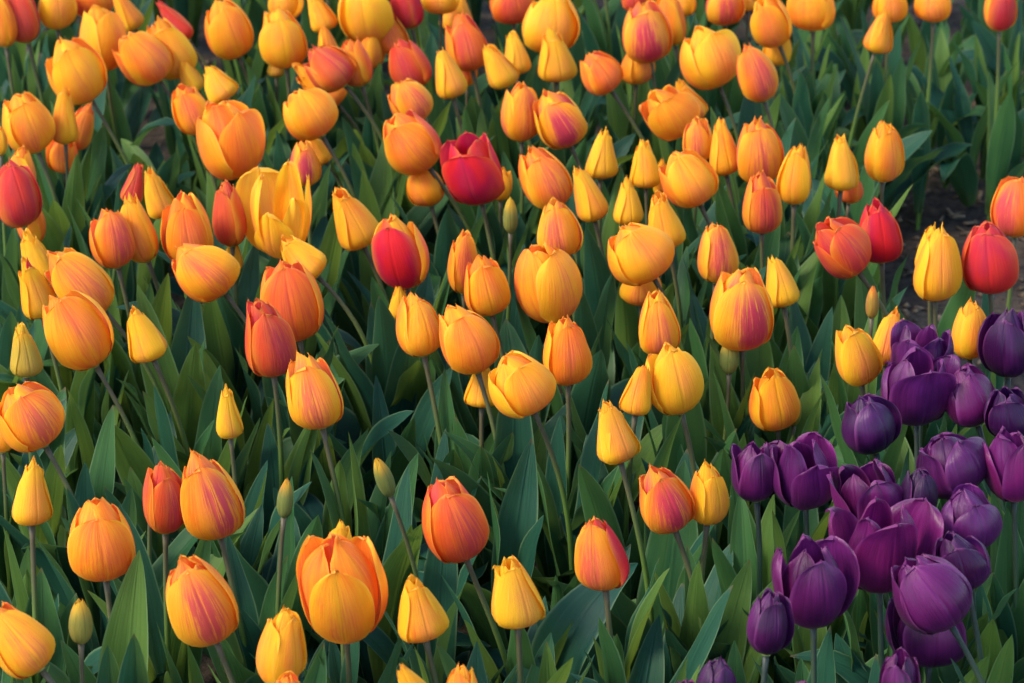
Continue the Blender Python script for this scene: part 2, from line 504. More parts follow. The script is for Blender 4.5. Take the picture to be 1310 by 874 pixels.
def petal(parent, rng, prof, Rw, Hh, phi, half, k, outer, color, mat, opening, length, shape, turn, bx, by):
    NV, NU = 18, 14
    acc = [0.0]
    for i in range(1, len(prof)):
        acc.append(acc[-1] + math.hypot((prof[i][0]-prof[i-1][0]) * Rw, (prof[i][1]-prof[i-1][1]) * Hh))
    tot = acc[-1]
    def sample(t):
        s = t * tot
        for i in range(1, len(acc)):
            if acc[i] >= s or i == len(acc) - 1:
                f = (s - acc[i-1]) / max(1e-9, acc[i] - acc[i-1])
                return (prof[i-1][0] + (prof[i][0]-prof[i-1][0]) * f, prof[i-1][1] + (prof[i][1]-prof[i-1][1]) * f)
    asym = (rng.uniform(.030, .085) if outer else rng.uniform(.010, .030)) * (turn if shape != 'B' else .2)
    ph1, ph2, ph3 = (rng.uniform(0, 6.28) for _ in range(3))
    ruff = rng.uniform(.010, .034) if shape not in 'B' else .002
    if shape in 'PO': ruff *= 2.5
    if shape == 'Q': ruff *= 1.5
    tipcurl = rng.uniform(-.10, .10) if shape in 'ETC' else (rng.uniform(-.16, .20) if shape in 'POQ' else 0)
    point = rng.uniform(.02, .08) if shape in 'CTB' else rng.uniform(.0, .03)
    notch = rng.uniform(0, .02)
    base_r = .885 if not outer else 1.0
    rib_n, rib_p = rng.uniform(7, 12), rng.uniform(0, 6.28)
    verts, uvs, faces = [], [], []
    hw = R(half) * rng.uniform(.94, 1.05)
    skew = rng.uniform(-.10, .10)
    xp = rng.uniform(2.2, 2.8)
    cmax, cexp = (2.3, .75) if shape in 'ETCBQ' else (1.42, .55)
    blunt = .44 if shape in 'ETC' else .50
    for i in range(NV + 1):
        g = i / NV
        t0 = 1 - (1 - g) ** 1.35
        for j in range(NU + 1):
            s = -1 + 2 * j / NU
            a = abs(s)
            # outline: full in the middle, rounded shoulders, slightly pointed tip
            x = max(0.0, (t0 - .36) / .64)
            wid = (.60 + .40 * smooth(0, .34, t0)) * max(0.0, 1 - x ** xp) ** blunt
            tt = t0 * length * (1 - point * .35 * a * smooth(.6, 1, t0)) - notch * (1 - a) * smooth(.9, 1, t0) * (shape in 'EOPQ')
            r, z = sample(min(1.0, tt))
            over = max(0.0, tt - 1.0)
            r0 = r if t0 > .3 else 1.0
            r = r * base_r * (1 + (k * a * a) + asym * s * smooth(0, .3, t0))
            r *= 1 + opening * t0 ** 1.6
            r += tipcurl * smooth(.72, 1, t0) ** 2
            r += ruff * math.sin(ph1 + 5.2 * s + 3 * t0) * smooth(.1, .8, t0) * (0.3 + a)
            r += ruff * .8 * math.sin(ph2 + 9 * t0 + 2 * s) * a * a
            r += .0075 * math.sin(rib_n * s + rib_p + 1.5 * t0) * smooth(.05, .4, t0) * (shape != 'B')
            r += .011 * math.sin(ph3 + 4.5 * t0 + 1.3 * s) * smooth(.1, .4, t0) * outer * (shape != 'B')
            r -= .020 * math.exp(-(s / .10) ** 2) * smooth(.0, .4, t0)         # midrib groove
            comp = min(cmax, max(r0, .08) ** -cexp)
            th = phi + s * min(hw * wid * comp, 1.95) + skew * t0
            # petals are flatter than the ring they sit on when open
            rr = max(r, .03) * Rw
            zz = z * Hh + over * Hh - (.035 * Hh * a * a * smooth(.7, 1, t0)) + .010 * Hh * math.sin(ph3 + 6 * s) * smooth(.75, 1, t0)
            if shape in 'POQ': zz += Hh * .014 * math.sin(ph2 + 11 * s) * smooth(.7, 1, t0)
            verts.append((rr * math.cos(th) + bx * zz * zz / Hh, rr * math.sin(th) + by * zz * zz / Hh, zz))
            uvs.append((j / NU, t0))
    for i in range(NV):
        for j in range(NU):
            q = i * (NU + 1) + j
            faces.append((q, q + 1, q + NU + 2, q + NU + 1))
    o = mesh_obj('petal', verts, faces, mat, parent, uvs)
    o.color = color
    return o

def core_mesh(h, w, bud=False):
    """receptacle, pistil and six stamens as one small mesh"""
    v, f = [], []
    def lathe(pr, cx=0, cy=0, K=8, dx=0, dy=0):
        b = len(v)
        for r, z in pr:
            for k in range(K):
                a = 6.28318 * k / K
                v.append((cx + dx * z + r * math.cos(a), cy + dy * z + r * math.sin(a), z))
        for i in range(len(pr) - 1):
            for k in range(K):
                f.append((b+i*K+k, b+i*K+(k+1) % K, b+(i+1)*K+(k+1) % K, b+(i+1)*K+k))
    lathe([(.0005, -.002), (min(.0042, w * .13), -.001), (w * .07, h * .02), (.003, h * .06), (.0034, h * .30), (.0028, h * .38), (.0048, h * .41), (.0008, h * .43)])
    sr = min(.006, w * .09)
    for k in range(0 if bud else 6):
        a = 1.047 * k + .3
        lathe([(.0007, h * .05), (.0007, h * .2), (.0017, h * .22), (.0015, h * .36), (.0003, h * .38)], sr * math.cos(a), sr * math.sin(a), 5, .12 * math.cos(a), .12 * math.sin(a))
    return v, f

def clampc(c): return tuple(min(1.0, max(0.0, x)) for x in c)

HEAD_Z = 0.335
def tulip(spec, label, seed):
    f = spec.split()
    px, py, w, h, tilt = (float(q) for q in f[:5])
    shape = f[5]
    pr, pg, pb = (float(q) for q in f[6:9])
    opt = {}
    for q in f[9:]:
        k, v = q.split('=')
        opt[k] = v
    rng = random.Random(seed * 7919 + 13)
    z = HEAD_Z + float(opt.get('z', 0))
    c, depth = at(px, py, z)
    m = depth / FPX                                     # metres per photo pixel there
    lean = R(float(opt.get('lean', rng.uniform(-13, 1))))   # towards the viewer
    th = R(tilt * (1.45 if 7 < abs(tilt) < 30 else 1.0))
    axis = Vector((math.sin(th), -math.sin(lean), math.cos(th))).normalized()
    W = w * m * .955
    sh = SHAPES[shape]
    vis = math.cos(PITCH + lean)
    Hh = max(W * .9, (h - .14 * w) * m / max(.6, vis))
    Hh = min(Hh * 1.09, W * 2.6)
    base = c - axis * Hh * .49
    # the stem leaves the head along its axis and straightens towards the ground
    gx = base.x - math.sin(th) * base.z * rng.uniform(.34, .52) + rng.uniform(-.012, .012)
    gy = base.y + math.sin(lean) * base.z * .35 + rng.uniform(-.012, .012)
    kind = {'B': 'tulip_bud'}.get(shape, 'tulip')
    root = empty(kind, (gx, gy, 0))
    root['label'] = label
    root['category'] = 'tulip bud' if shape == 'B' else 'tulip'
    purple = shape in 'PQ'
    if purple: root['group'] = 'purple tulips clustered beside the orange bed'
    elif shape == 'B': root['group'] = 'unopened green tulip buds'
    else: root['group'] = 'orange yellow and red tulips of the bed'
    lb = base - root.location
    stem_obj(root, rng, lb, axis, M_STEM_P if purple else M_STEM,
             .0024 if w > 40 else .0019, .0034)
    v, fc = core_mesh(Hh, W, shape == 'B')
    fl = mesh_obj('flower' if shape != 'B' else 'bud', v, fc, M_PISTIL, root)
    fl.location = lb
    q = Vector((0, 0, 1)).rotation_difference(axis)
    fl.scale = (rng.uniform(.93, 1.04), rng.uniform(.93, 1.04), 1) if shape not in 'B' else (1, 1, 1)
    fl.rotation_mode = 'QUATERNION'
    fl.rotation_quaternion = q
    yaw = R(float(opt.get('yaw', -86 + rng.uniform(-42, 42))))
    zm, pb_, pt, rt, oh, ih, k = sh
    j = rng.uniform
    rt_ = float(opt.get('rt', rt * j(.82, 1.18)))
    prof = profile(zm * j(.92, 1.08), pb_, pt, rt_)
    mat = M_PURPLE if purple else M_PETAL
    # the inner three close further over the top and stand a little taller
    close = float(opt['cl']) if 'cl' in opt else {'E': .50, 'T': .52, 'C': .62, 'B': .8, 'O': .92, 'P': .70, 'Q': .40}[shape]
    if rt_ > .55 and shape == 'E' and 'cl' not in opt: close = .62
    prof_in = profile(zm * 1.05, pb_, pt * 1.05, rt_ * close)
    over = {}
    turn = rng.choice((-1, 1))
    bx, by = (rng.uniform(-.10, .10), rng.uniform(-.08, .08)) if shape != 'B' else (0, 0)
    for q2 in ('p0', 'p1', 'p2', 'p3', 'p4', 'p5'):
        if q2 in opt: over[int(q2[1])] = [float(x) for x in opt[q2].split(',')]
    opn = {'E': .10, 'T': .07, 'C': .05, 'B': 0, 'O': .08, 'P': .20, 'Q': .10}[shape]
    Rw = W * .5 / (1 + k * .35)
    green = float(opt.get('g', .85 if shape == 'B' else 0))
    for i in range(6):
        outer = i < 3
        phi = yaw + (i % 3) * 2.0944 + (0 if outer else 1.0472) + j(-.07, .07)
        c3 = over.get(i, [pr + j(-.12, .12), pg * j(.55, 1.25), pb * j(.75, 1.1) if pb > .05 else 0])
        col = (*clampc(c3[:3]), 1 - green if not purple else 1)
        length = (j(.86, 1.0) if outer else j(.94, 1.07)) * float(opt.get('len%d' % i, 1))
        opening = j(-opn * .7, opn * 1.5) if outer else j(-opn, 0 if shape in 'ETCB' else opn * .4)
        if outer and shape in 'ET' and rng.random() < .16: opening += j(.10, .26)      # a petal coming loose
        if outer and shape in 'PQ' and rng.random() < .30: opening += j(.12, .35)
        opening += float(opt.get('op%d' % i, 0))
        petal(fl, rng, prof if outer else prof_in, Rw, Hh, phi, (oh if outer else ih) * float(opt.get('hw%d' % i, 1)), k * j(.5, 1.5) if outer else k * .2, outer, col, mat, opening, length, shape, turn, bx, by)
    n = int(opt.get('L', 7 if shape != 'B' else 4))
    add_leaves(root, rng, n, .74 if n < 4 and shape != 'B' else 1.0)
    GROUND.append((gx, gy))
    HEADS.append((px, py, w, h, depth))
    return root

GROUND = []
HEADS = []
# spec: x y w h tilt shape redness flame crimson options | label
TULIPS = '''
3 25 42 70 -5 E .6 .2 0 | plain orange tulip cut by the left edge, beside a raspberry one
27 18 44 74 -8 E .8 .3 .75 | raspberry tulip with orange left neighbour, in the upper left corner
71 8 50 60 -3 E .2 .1 0 | golden yellow tulip cut by the top edge, beside the raspberry one in the corner
95 92 74 86 -20 E .38 .12 0 yaw=-70 | large golden orange egg-shaped tulip with one thin red line, upper left
130 50 62 82 -5 E .32 .12 0 yaw=-30 | golden tulip with two upright front petals above the large egg-shaped one
118 -6 60 60 -5 E .75 .3 .1 | red-orange tulip cut by the top edge, behind golden two-petalled tulip
158 12 32 56 -20 C .42 .1 0 | narrow orange tulip leaning left at the top edge near a raspberry bud
184 73 70 74 -22 E .58 .25 0 yaw=-50 | orange tulip with a deeper orange left petal, touching its right neighbour, upper left
216 62 56 78 -15 T .5 .12 0 | orange tulip tucked behind the deeper orange one in the upper left pair
222 27 30 60 -26 C .8 .4 .85 | slim raspberry pink tulip leaning left among oranges, near the top
289 37 60 78 -15 E .45 .15 0 yaw=-70 | plump orange tulip near the top with a bronzed stem curving right
277 108 44 50 -24 C .12 0 0 | small smooth yellow tulip tilted left above the loose wide orange tulip
242 97 34 42 -15 C .25 0 0 z=-.03 | yellow-orange tulip half hidden behind the small smooth yellow one
247 140 48 66 -10 E .58 .35 0 | peach-orange tulip with pink flush, left above the loose wide tulip
290 181 86 98 -14 E .55 .2 0 rt=.62 yaw=-35 op0=.12 op1=.12 | loose wide orange tulip with petals falling open, upper left
33 158 64 80 -14 E .45 .18 0 yaw=-65 | broad orange tulip with folded left petal beside the left edge
82 148 38 70 0 C .38 .1 0 | tall narrow golden tulip with pointed tip beside the broad one, left
103 162 36 58 10 T .45 .2 .45 z=-.03 | orange tulip with magenta edged right side behind narrow golden one
81 198 38 46 0 E .6 .35 0 z=-.06 | dull pink-orange tulip low between stems beneath the narrow golden one
0 180 20 38 0 E .4 .1 0 | golden sliver of a tulip at the left edge under the broad orange one
28 218 36 56 -3 T .42 .3 0 | small orange tulip with thin red veins just above the crimson one, left edge
17 250 62 86 -12 E .85 .2 .95 yaw=-60 | crimson tulip with pale streaks and yellow foot at the left edge
172 235 30 52 12 C .7 .3 .8 | slim magenta tulip pressed against a golden one, left
199 247 42 64 -12 C .3 .15 0 | golden tapered tulip pressed against a slim magenta one, left
365 3 44 46 0 E .3 .1 0 | small golden tulip cut by the top edge above the tall yellow egg-shaped one
409 15 40 52 -12 C .35 .05 0 | narrow yellow-orange tulip leaning left at the top edge, left of the wide golden one
362 49 62 78 -5 E .25 .12 0 yaw=-80 | tall smooth yellow-orange egg-shaped tulip near the top left of centre
353 82 24 34 0 C .15 0 0 z=-.05 g=.3 | tiny greenish yellow tulip hidden under the tall yellow egg-shaped one
419 55 32 46 -5 C .38 .1 0 | small orange tulip tip poking up behind the pink slanting tulip
421 86 58 64 -28 T .6 .5 .7 yaw=-60 p1=.55,.3,.1 | pink and orange tulip slanting left, in front of a golden cluster, near the top
453 80 42 62 -12 T .5 .5 .25 | orange tulip with magenta streaks right beside the slanting pink one
408 108 52 68 -28 C .35 .1 0 z=-.05 | golden tulip mostly hidden beneath the slanting pink one
394 145 68 72 -22 E .40 .12 0 yaw=-70 | smooth golden orange tulip leaning left with dark red-orange side petal, below the pink one
389 209 42 60 -4 T .45 .75 0 | orange tulip flecked with magenta, tapering, above the ragged open golden one
405 190 34 42 -22 C .40 .2 0 z=-.06 | small orange tulip peeping out behind the magenta-flecked tapering one
469 14 74 84 -3 E .32 .12 0 yaw=-85 | wide golden tulip cut by the top edge, left of the dark crimson one
521 6 44 62 -8 E .95 .2 1 | dark crimson tulip cut by the top edge, left of centre
500 42 38 56 -12 T .65 .4 .2 z=-.03 | dull pink-orange tulip behind the wide golden one at top
475 65 30 46 0 E .5 .2 0 z=-.05 | shadowy orange tulip between two stems under the wide golden one at top
524 80 52 66 -12 T .8 .5 .55 yaw=-110 | purplish red tulip with an orange right rim, above a pink-striped orange one
523 130 54 60 -22 E .45 .6 .1 yaw=-60 | squat orange tulip with pink stripes below the purplish red one
525 182 72 82 -24 E .55 .45 0 yaw=-95 p1=.9,.3,.5 | orange tulip with a red patch on its right, leaning left beside the big crimson one
545 238 50 54 -10 E .45 .1 0 z=-.06 | golden tulip half hidden below the red-patched leaning tulip
607 216 82 94 -8 E .95 .2 1 rt=.72 yaw=-100 | big crimson tulip with loose upright petals, the only fully red one near the centre
640 236 30 42 0 E .3 .1 0 z=-.06 | sliver of a golden tulip behind the right side of the big crimson one
564 -6 52 42 0 E .35 .1 0 | golden tulip bottom cut by the top edge, just right of the dark crimson one
583 14 48 48 -5 C .32 .05 0 z=-.04 | pale orange tulip behind the golden one at the top edge near the centre
597 54 56 74 -8 T .65 .65 .15 yaw=-75 p1=.85,.4,.6 | tall orange tulip with red right shoulder and purple base streaks, top centre
572 94 42 64 -10 C .22 .05 0 | smooth yellow tapered tulip left below the red-shouldered tall one
637 84 42 60 -16 C .24 .05 0 | smooth yellow tapered tulip right below the red-shouldered tall one
597 92 28 36 0 E .6 .3 0 z=-.05 | tiny pinkish orange tulip between two yellow tapered ones under the red-shouldered one
655 2 62 56 -5 E .75 .45 .25 | red-orange tulip cut by the top edge, right of the red-shouldered tall one
660 67 34 56 -3 C .12 .02 0 | small oval yellow tulip left of the wide golden one, near the top
702 31 76 78 -5 E .30 .12 0 yaw=-80 | wide golden tulip at the top with a pointed yellow one before it
711 70 48 68 -3 C .28 .04 0 | pointed yellow-orange tulip standing in front of a wide golden one, top centre
767 94 54 56 -24 E .68 .4 0 yaw=-60 | squat red-orange tulip leaning left alone, near the top right of centre
825 42 68 78 -8 E .5 .95 .2 yaw=-75 | orange tulip with bold raspberry flames, near the top right of centre
814 86 44 44 0 E .55 .4 .05 z=-.05 | dull pink-orange tulip below the boldly flamed one
811 -2 32 36 0 E .9 .3 .8 | red tulip top peeping over the boldly flamed orange one
857 22 42 72 -8 T .5 .1 0 | plain orange tulip right behind the boldly flamed one
877 0 32 42 0 E .25 .05 0 | small yellow tulip cut by the top edge behind a plain orange one
905 75 80 82 -17 E .30 .12 0 yaw=-60 | largest golden tulip of the upper right, leaning left with orange left side
857 144 62 68 -22 E .5 .1 0 rt=.6 yaw=-80 | orange tulip with open crown leaning left below the largest golden one
880 128 38 56 -18 C .36 .05 0 | narrow golden tulip behind the open-crowned orange one
926 6 50 54 -5 E .5 .6 .2 | orange tulip with purple stripe cut by the top edge, right of the small yellow one
957 0 22 28 0 C .3 0 0 | tiny orange tulip at the top edge beside the purple-striped one
985 28 50 64 -16 E .40 .15 0 | glossy orange tulip leaning left near the top, above a hidden yellow one
967 95 50 72 -13 E .65 .65 .1 | red-orange tulip with dark flame leaning left, right beside the largest golden one
994 63 38 42 0 E .25 .05 0 z=-.05 | yellow tulip hidden beneath the glossy leaning orange one, upper right
665 143 54 76 -3 E .48 .6 0 yaw=-60 | orange tulip with a pink left stripe, touching a raspberry-feathered neighbour
715 152 62 76 -16 E .40 .9 0 yaw=-80 | orange tulip with a feathered raspberry stripe down its middle, upper centre
768 197 42 64 0 C .14 .03 0 | plain yellow tulip with crinkled left edge standing apart right of the feathered ones
825 210 40 60 -3 C .18 .05 0 | yellow tapered tulip directly left of the round orange one that leans left
848 226 28 46 -3 C .32 .04 0 z=-.03 | golden tulip wedged between a yellow tapered one and a round orange one
697 228 62 84 -16 E .55 .6 0 yaw=-70 | orange tulip stippled with red, right neighbour of the big crimson one
752 248 46 70 -10 C .30 .04 0 | tall yellow-orange tapered tulip right of the red-stippled one
880 229 74 76 -18 E .48 .1 0 yaw=-70 | round plain orange tulip leaning left with a ruffled crown, right of centre
893 180 38 56 0 E .5 .5 .15 | orange tulip with pink side, left half of a pair above the round ruffled one
922 188 42 72 -9 C .34 .06 0 | golden upright tulip, right half of a pair above the round ruffled one
970 196 60 80 -5 E .55 .8 .05 yaw=-75 | orange tulip with raspberry-flushed middle above the pink tapered one, upper right
1041 12 58 58 0 E .38 .12 0 rt=.65 | orange tulip with an open rim on a long straight pale stem, top right
1138 5 48 48 0 E .52 .15 0 | orange tulip cut by the top edge just above the small tilted one, top right
1127 40 38 56 10 C .48 .1 0 L=3 | small orange tulip tilted right, below a larger cut one, top right
1195 3 50 52 0 E .55 .35 0 L=3 | peach tulip cut by the top edge on a dark stem, top right
1279 10 44 58 -3 E .5 .5 .15 yaw=-70 p0=.6,.5,.85 L=3 | orange tulip with one purple front petal in the top right corner
1131 194 54 76 0 T .38 .15 0 yaw=-60 L=3 | pointed orange tulip standing alone at the edge of the dark soil gap
1078 209 48 70 3 C .22 .03 0 rt=.36 | yellow flat-topped tulip between a plain orange and the pointed one, right
1017 223 46 76 0 T .42 .12 0 | tall narrow orange tulip right of the pink tapered one
1088 242 38 38 5 E .6 .4 .3 z=-.05 | pink tulip hidden under the yellow flat-topped one
974 259 54 76 -3 T .62 .8 .3 yaw=-80 | pink-streaked tapered tulip with orange front, left of the tall narrow orange one
1075 317 70 80 -25 E .85 .7 .4 yaw=-50 rt=.6 | red-orange tulip with a flaring left petal leaning left, left of a deep red one
1126 297 60 80 -5 T .95 .2 1 yaw=-85 L=4 | deep red tulip with orange rims before the dark soil, right of the leaning red-orange one
1196 338 60 92 -4 T .30 .15 0 yaw=-75 L=3 | tall golden tulip with layered petals standing against bare soil, right
1188 318 38 60 -3 C .12 .02 0 L=3 | yellow tulip almost hidden behind the tall golden layered one
1266 331 74 88 -6 E .95 .5 .85 yaw=-95 L=3 | broad red tulip with orange foot against the bare soil, near the right edge
1300 265 62 78 0 E .62 .7 .1 yaw=-120 L=3 | orange tulip with a red left petal cut by the right edge
1239 421 52 78 -5 T .30 .1 0 L=3 | smooth golden tulip between the soil and purple tulips, right
1138 431 44 72 5 C .35 .4 0 L=3 | golden tulip with faint red marks rising behind the purple cluster
1096 454 56 76 -8 T .33 .3 0 yaw=-65 | yellow-orange tulip with red nicks left of the purple cluster
997 360 48 66 -8 C .14 .02 0 | plain yellow tulip just right of the large flame-marked one
1116 387 18 42 0 B .6 .2 .2 g=.6 | reddish-tipped bud among leaves below the deep red tulip
45 330 46 68 -12 C .12 .02 0 | plain yellow tulip above a crimson-striped yellow one at the left
43 369 46 74 -8 C .18 .1 0 yaw=-60 p0=.15,.1,0 p3=.9,.2,1 p4=.15,.1,0 | yellow tulip with one crimson petal stripe near the left edge
101 362 72 94 -26 E .42 .5 0 yaw=-60 | orange tulip with a peach petal and maroon streak leaning over a larger one, left
97 424 86 106 -20 E .52 .35 0 yaw=-70 | big round orange tulip with scattered red streaks at the left
142 306 56 76 -8 E .55 .6 .1 yaw=-70 | orange tulip with pink-veined front petal, left half of a close pair, left
174 294 46 84 -12 T .40 .1 0 | tall golden orange tulip, right half of a close pair, left
182 428 54 68 -14 C .20 .03 0 | smooth yellow tulip leaning left alone, right of the big streaked one
237 294 66 88 -8 E .55 .3 .05 yaw=-85 | rosy orange tulip behind a large orange one that leans left
262 344 84 84 -26 E .50 .35 0 yaw=-70 | large orange tulip leaning far left in front of a rosy one
294 274 48 82 -3 T .65 .5 .55 yaw=-130 | purple-red and orange tapered tulip left of the ragged open golden one
298 326 28 38 0 C .18 0 0 z=-.05 | yellow tulip mostly hidden behind the large left-leaning orange one
32 447 42 70 0 C .10 0 0 g=.5 | half-green yellow tulip still closed, beside the big streaked orange one
40 285 38 58 -5 E .6 .4 0 z=-.05 | dull peach tulip low behind the crimson one at the left edge
358 276 84 110 0 O .26 .05 0 yaw=-108 rt=.66 cl=.9 op2=.7 len0=.74 len3=.82 len5=.98 len4=1.06 hw0=.78 hw1=.7 hw3=.62 hw4=.66 hw5=.62 op5=.14 | ragged golden tulip opened wide with uneven upright petals, left of centre
382 331 58 66 -45 C .20 .05 0 | pale yellow tulip lying sideways over a red-orange one
371 385 84 106 -8 E .78 .35 .08 yaw=-85 rt=.52 | big red-orange tulip with a ruffled crown, below the sideways yellow one
344 431 68 102 -5 T .72 1 .5 yaw=-70 | tall tulip of purple and orange veins, left below the red-orange ruffled one
448 279 54 78 -16 C .32 .05 0 yaw=-65 | smooth golden tulip with a wide foot on a long bare stem, left of centre
515 323 72 92 -6 E .48 .5 0 yaw=-100 p0=.7,.3,1 p3=.4,.2,0 p5=.6,.5,.6 | orange tulip with one magenta front petal and a red tip, centre left
510 386 30 46 0 C .2 0 0 z=-.05 | small yellow tulip showing below the magenta-petalled one
590 335 40 78 -3 T .5 .6 .1 | slim orange tulip with pink streaks behind a plain tapered one, centre
619 365 62 80 -10 T .50 .12 0 yaw=-75 | plain orange tapered tulip in front of the slim pink-streaked one, centre
534 416 58 82 -8 T .42 .25 0 yaw=-60 | orange tulip with tiny red marks, left half of a touching pair, centre
598 434 78 94 -12 E .45 .15 0 yaw=-60 | broad orange tulip with open folds, right half of a touching pair, centre
653 276 20 50 0 B .15 0 0 g=.9 | pale green bud under the big crimson tulip
713 292 60 78 -8 T .40 .6 0 yaw=-85 | golden tapered tulip finely flecked red, behind the biggest folded orange one
803 258 42 60 0 C .12 .02 0 | bright yellow tulip left of a taller orange tapered one, right of centre
846 281 52 76 -10 C .40 .12 0 | orange tapered tulip behind the round bright orange one, right of centre
818 323 84 76 -20 E .40 .12 0 yaw=-70 | round bright orange tulip leaning left with a bent dark stem, right of centre
821 368 48 48 0 E .35 .3 0 z=-.06 | pale orange tulip half hidden beneath the round bright orange one
840 413 56 84 -8 T .38 .35 0 yaw=-85 | yellow-orange tulip with rosy speckles, above a close yellow pair
700 360 84 106 -8 E .48 .25 0 yaw=-40 | biggest folded orange tulip at the centre with several vertical petals
724 448 60 90 -3 T .50 .25 0 yaw=-80 | plain orange tapered tulip directly below the biggest folded one
918 324 52 76 3 T .45 .6 .1 yaw=-60 | orange tulip with dusky pink sides above left of the large flame-marked one
948 396 84 104 -3 E .45 .95 0 yaw=-78 | large orange tulip with a raspberry flame, right of centre, on a straight dark stem
35 533 86 92 -20 E .42 .5 0 yaw=-55 | large orange tulip with a red streak leaning left at the left edge
2 555 38 48 0 E .35 .1 0 z=-.05 | golden tulip cut by the left edge beneath the red-streaked one
39 629 56 86 0 C .14 .03 0 yaw=-60 | clean yellow pointed tulip near the left edge, lower left
291 528 38 64 -4 C .12 .02 0 | small yellow tulip alone among leaves, left of centre
129 690 88 110 -5 E .52 .2 0 yaw=-75 len0=.9 | large round orange tulip with a folded crown, lower left
212 637 58 92 3 E .62 .8 .45 | magenta-flushed tulip behind a large orange flamed one, lower left
269 632 84 118 -8 T .52 .75 .05 yaw=-75 | large tapered orange tulip with pink flames, lower left
193 622 18 42 5 B .3 .1 0 g=.9 z=-.04 | tiny grey-green bud tip beside the magenta-flushed tulip
402 500 70 100 -8 T .42 .65 0 yaw=-80 | tall orange tulip with a pink feather mark on a brown stem, lower left of centre
491 611 24 62 -12 B .15 0 0 g=1 | slender pale green bud alone among leaves, lower centre
365 638 22 50 6 B .3 .1 0 g=1 | green bud with a dark slit left of the slender pale one
576 664 84 112 -13 E .86 1 .12 yaw=-75 | red-orange tulip with many crimson streaks, lower centre
616 492 46 58 0 C .14 .02 0 z=-.06 | plain yellow tulip partly behind two orange ones, centre
666 491 82 80 -16 E .36 .12 0 yaw=-60 | wide golden orange tulip leaning left on a curved dark stem, centre
816 497 44 66 5 C .28 .12 0 | small yellow-orange tulip, left half of a close pair, right of centre
860 487 68 90 -11 E .26 .08 0 yaw=-80 | bright golden tulip, larger right half of a close pair, right of centre
784 552 60 82 -10 C .22 .06 0 yaw=-60 | smooth yellow tulip flaring at its foot, below a close yellow pair
848 638 70 88 -14 T .50 .8 .2 yaw=-75 | orange tulip with a magenta front petal edged yellow, beside a plain golden one, lower right
908 630 54 82 3 T .32 .1 0 | plain golden tulip right of the magenta-fronted one, lower right
933 456 26 46 0 B .15 0 0 z=-.05 g=1 | green bud hidden under the large flame-marked tulip
987 511 62 80 -8 T .38 .12 0 z=-.085 yaw=-70 | golden tulip crossed by a dark stem, left of the purple cluster
1018 526 16 56 5 B .2 0 0 z=-.10 g=.8 | thin yellow-green bud against the stem-crossed golden tulip
20 818 76 102 -26 T .45 .3 0 yaw=-60 | large orange tulip with a pink centre cut by the left edge, bottom left
103 795 32 60 2 B .2 0 0 g=.85 | plump green bud with a yellow tip, bottom left
256 769 90 116 -12 E .50 .65 .08 yaw=-75 | large orange and mauve striped oval tulip, bottom left
357 830 60 100 0 T .26 .1 0 yaw=-40 | tall yellow tulip with crossed front petals at the bottom, left of centre
366 892 46 62 0 E .55 .2 0 | orange tulip top rising at the bottom edge under the tall yellow one
438 756 114 134 -2 O .62 .12 0 p0=.34,.25,0 yaw=-88 lean=8 rt=.62 cl=.38 len0=.98 hw0=.78 op0=.04 | largest orange tulip, open cup with a short front petal, bottom centre
436 698 46 66 0 C .12 .02 0 | yellow tulip crown peeping over the largest open orange cup
534 776 66 86 -8 C .24 .03 0 yaw=-75 | smooth golden tapered tulip right of the largest open cup
530 886 52 84 -16 C .24 .03 0 | yellow tulip top cut by the bottom edge under the smooth golden one
594 890 52 84 0 T .45 .3 0 | orange tulip top cut by the bottom edge, right of a yellow top
660 756 70 90 -3 C .14 .12 0 yaw=-65 rt=.34 | bright yellow tulip with a rusty foot, bottom centre
771 706 72 100 -5 T .68 .5 .05 yaw=-110 p0=.55,.55,.05 p1=.95,.2,1 p3=.9,.2,.7 | orange tulip with one crimson right petal, lower centre right
965 604 68 78 -6 P .4 .6 0 | purple tulip at the left end of the cluster, half behind an open mauve one
1029 605 86 92 -5 P .6 .5 0 yaw=-70 | open mauve tulip with a lit pale right petal, left end of the purple cluster
1110 544 72 78 -12 Q .3 .1 0 yaw=-60 | dark violet closed tulip standing just left of the widest purple cup
1172 498 90 96 -3 P .5 .4 0 yaw=-85 rt=.95 op1=.25 op2=.3 | widest purple cup with petals opened flat, top of the cluster
1180 456 82 68 0 P .45 .3 0 rt=.9 z=.005 | purple open tulip right behind the widest cup at the cluster top
1238 509 68 78 -15 Q .5 .6 0 yaw=-60 | purple tulip with a silvery folded tip, right beside the widest cup
1292 530 62 64 -8 Q .1 0 0 | blackish purple tulip near the right edge, lower right of the silver-tipped one
1290 440 64 86 -3 Q .25 .15 0 L=3 | dark purple tulip at the right edge over bare soil, the uppermost there
1110 633 86 86 -8 P .45 .6 0 yaw=-60 | purple tulip with many curled petals, above the magenta wide-open one
1214 595 90 78 -15 Q .5 .35 0 yaw=-40 | big violet tulip with a pale right petal, centre of the purple cluster
1296 597 76 92 -5 P .6 .7 0 yaw=-60 | bright purple tulip cut by the right edge, middle of the cluster
1172 633 56 72 -5 Q .1 .1 0 | dark shaded purple tulip squeezed behind others in the cluster's middle
1239 664 86 84 -6 Q .65 .3 0 yaw=-60 | pale mauve tulip with broad smooth petals, right side of the cluster
1125 701 106 118 -3 P .55 .9 0 yaw=-80 rt=.92 op1=.3 op2=.35 | wide-open magenta purple tulip with flung petals, in the cluster's lower half
1230 718 70 80 -10 Q .4 .2 0 | violet tulip tucked beneath the pale mauve one
1040 750 90 110 -3 P .42 .6 0 yaw=-70 | large deep purple goblet tulip at the lower left of the cluster
1190 757 98 108 -22 Q .6 .6 0 yaw=-75 | large closed plum tulip nodding left on a pale stem, bottom of the cluster
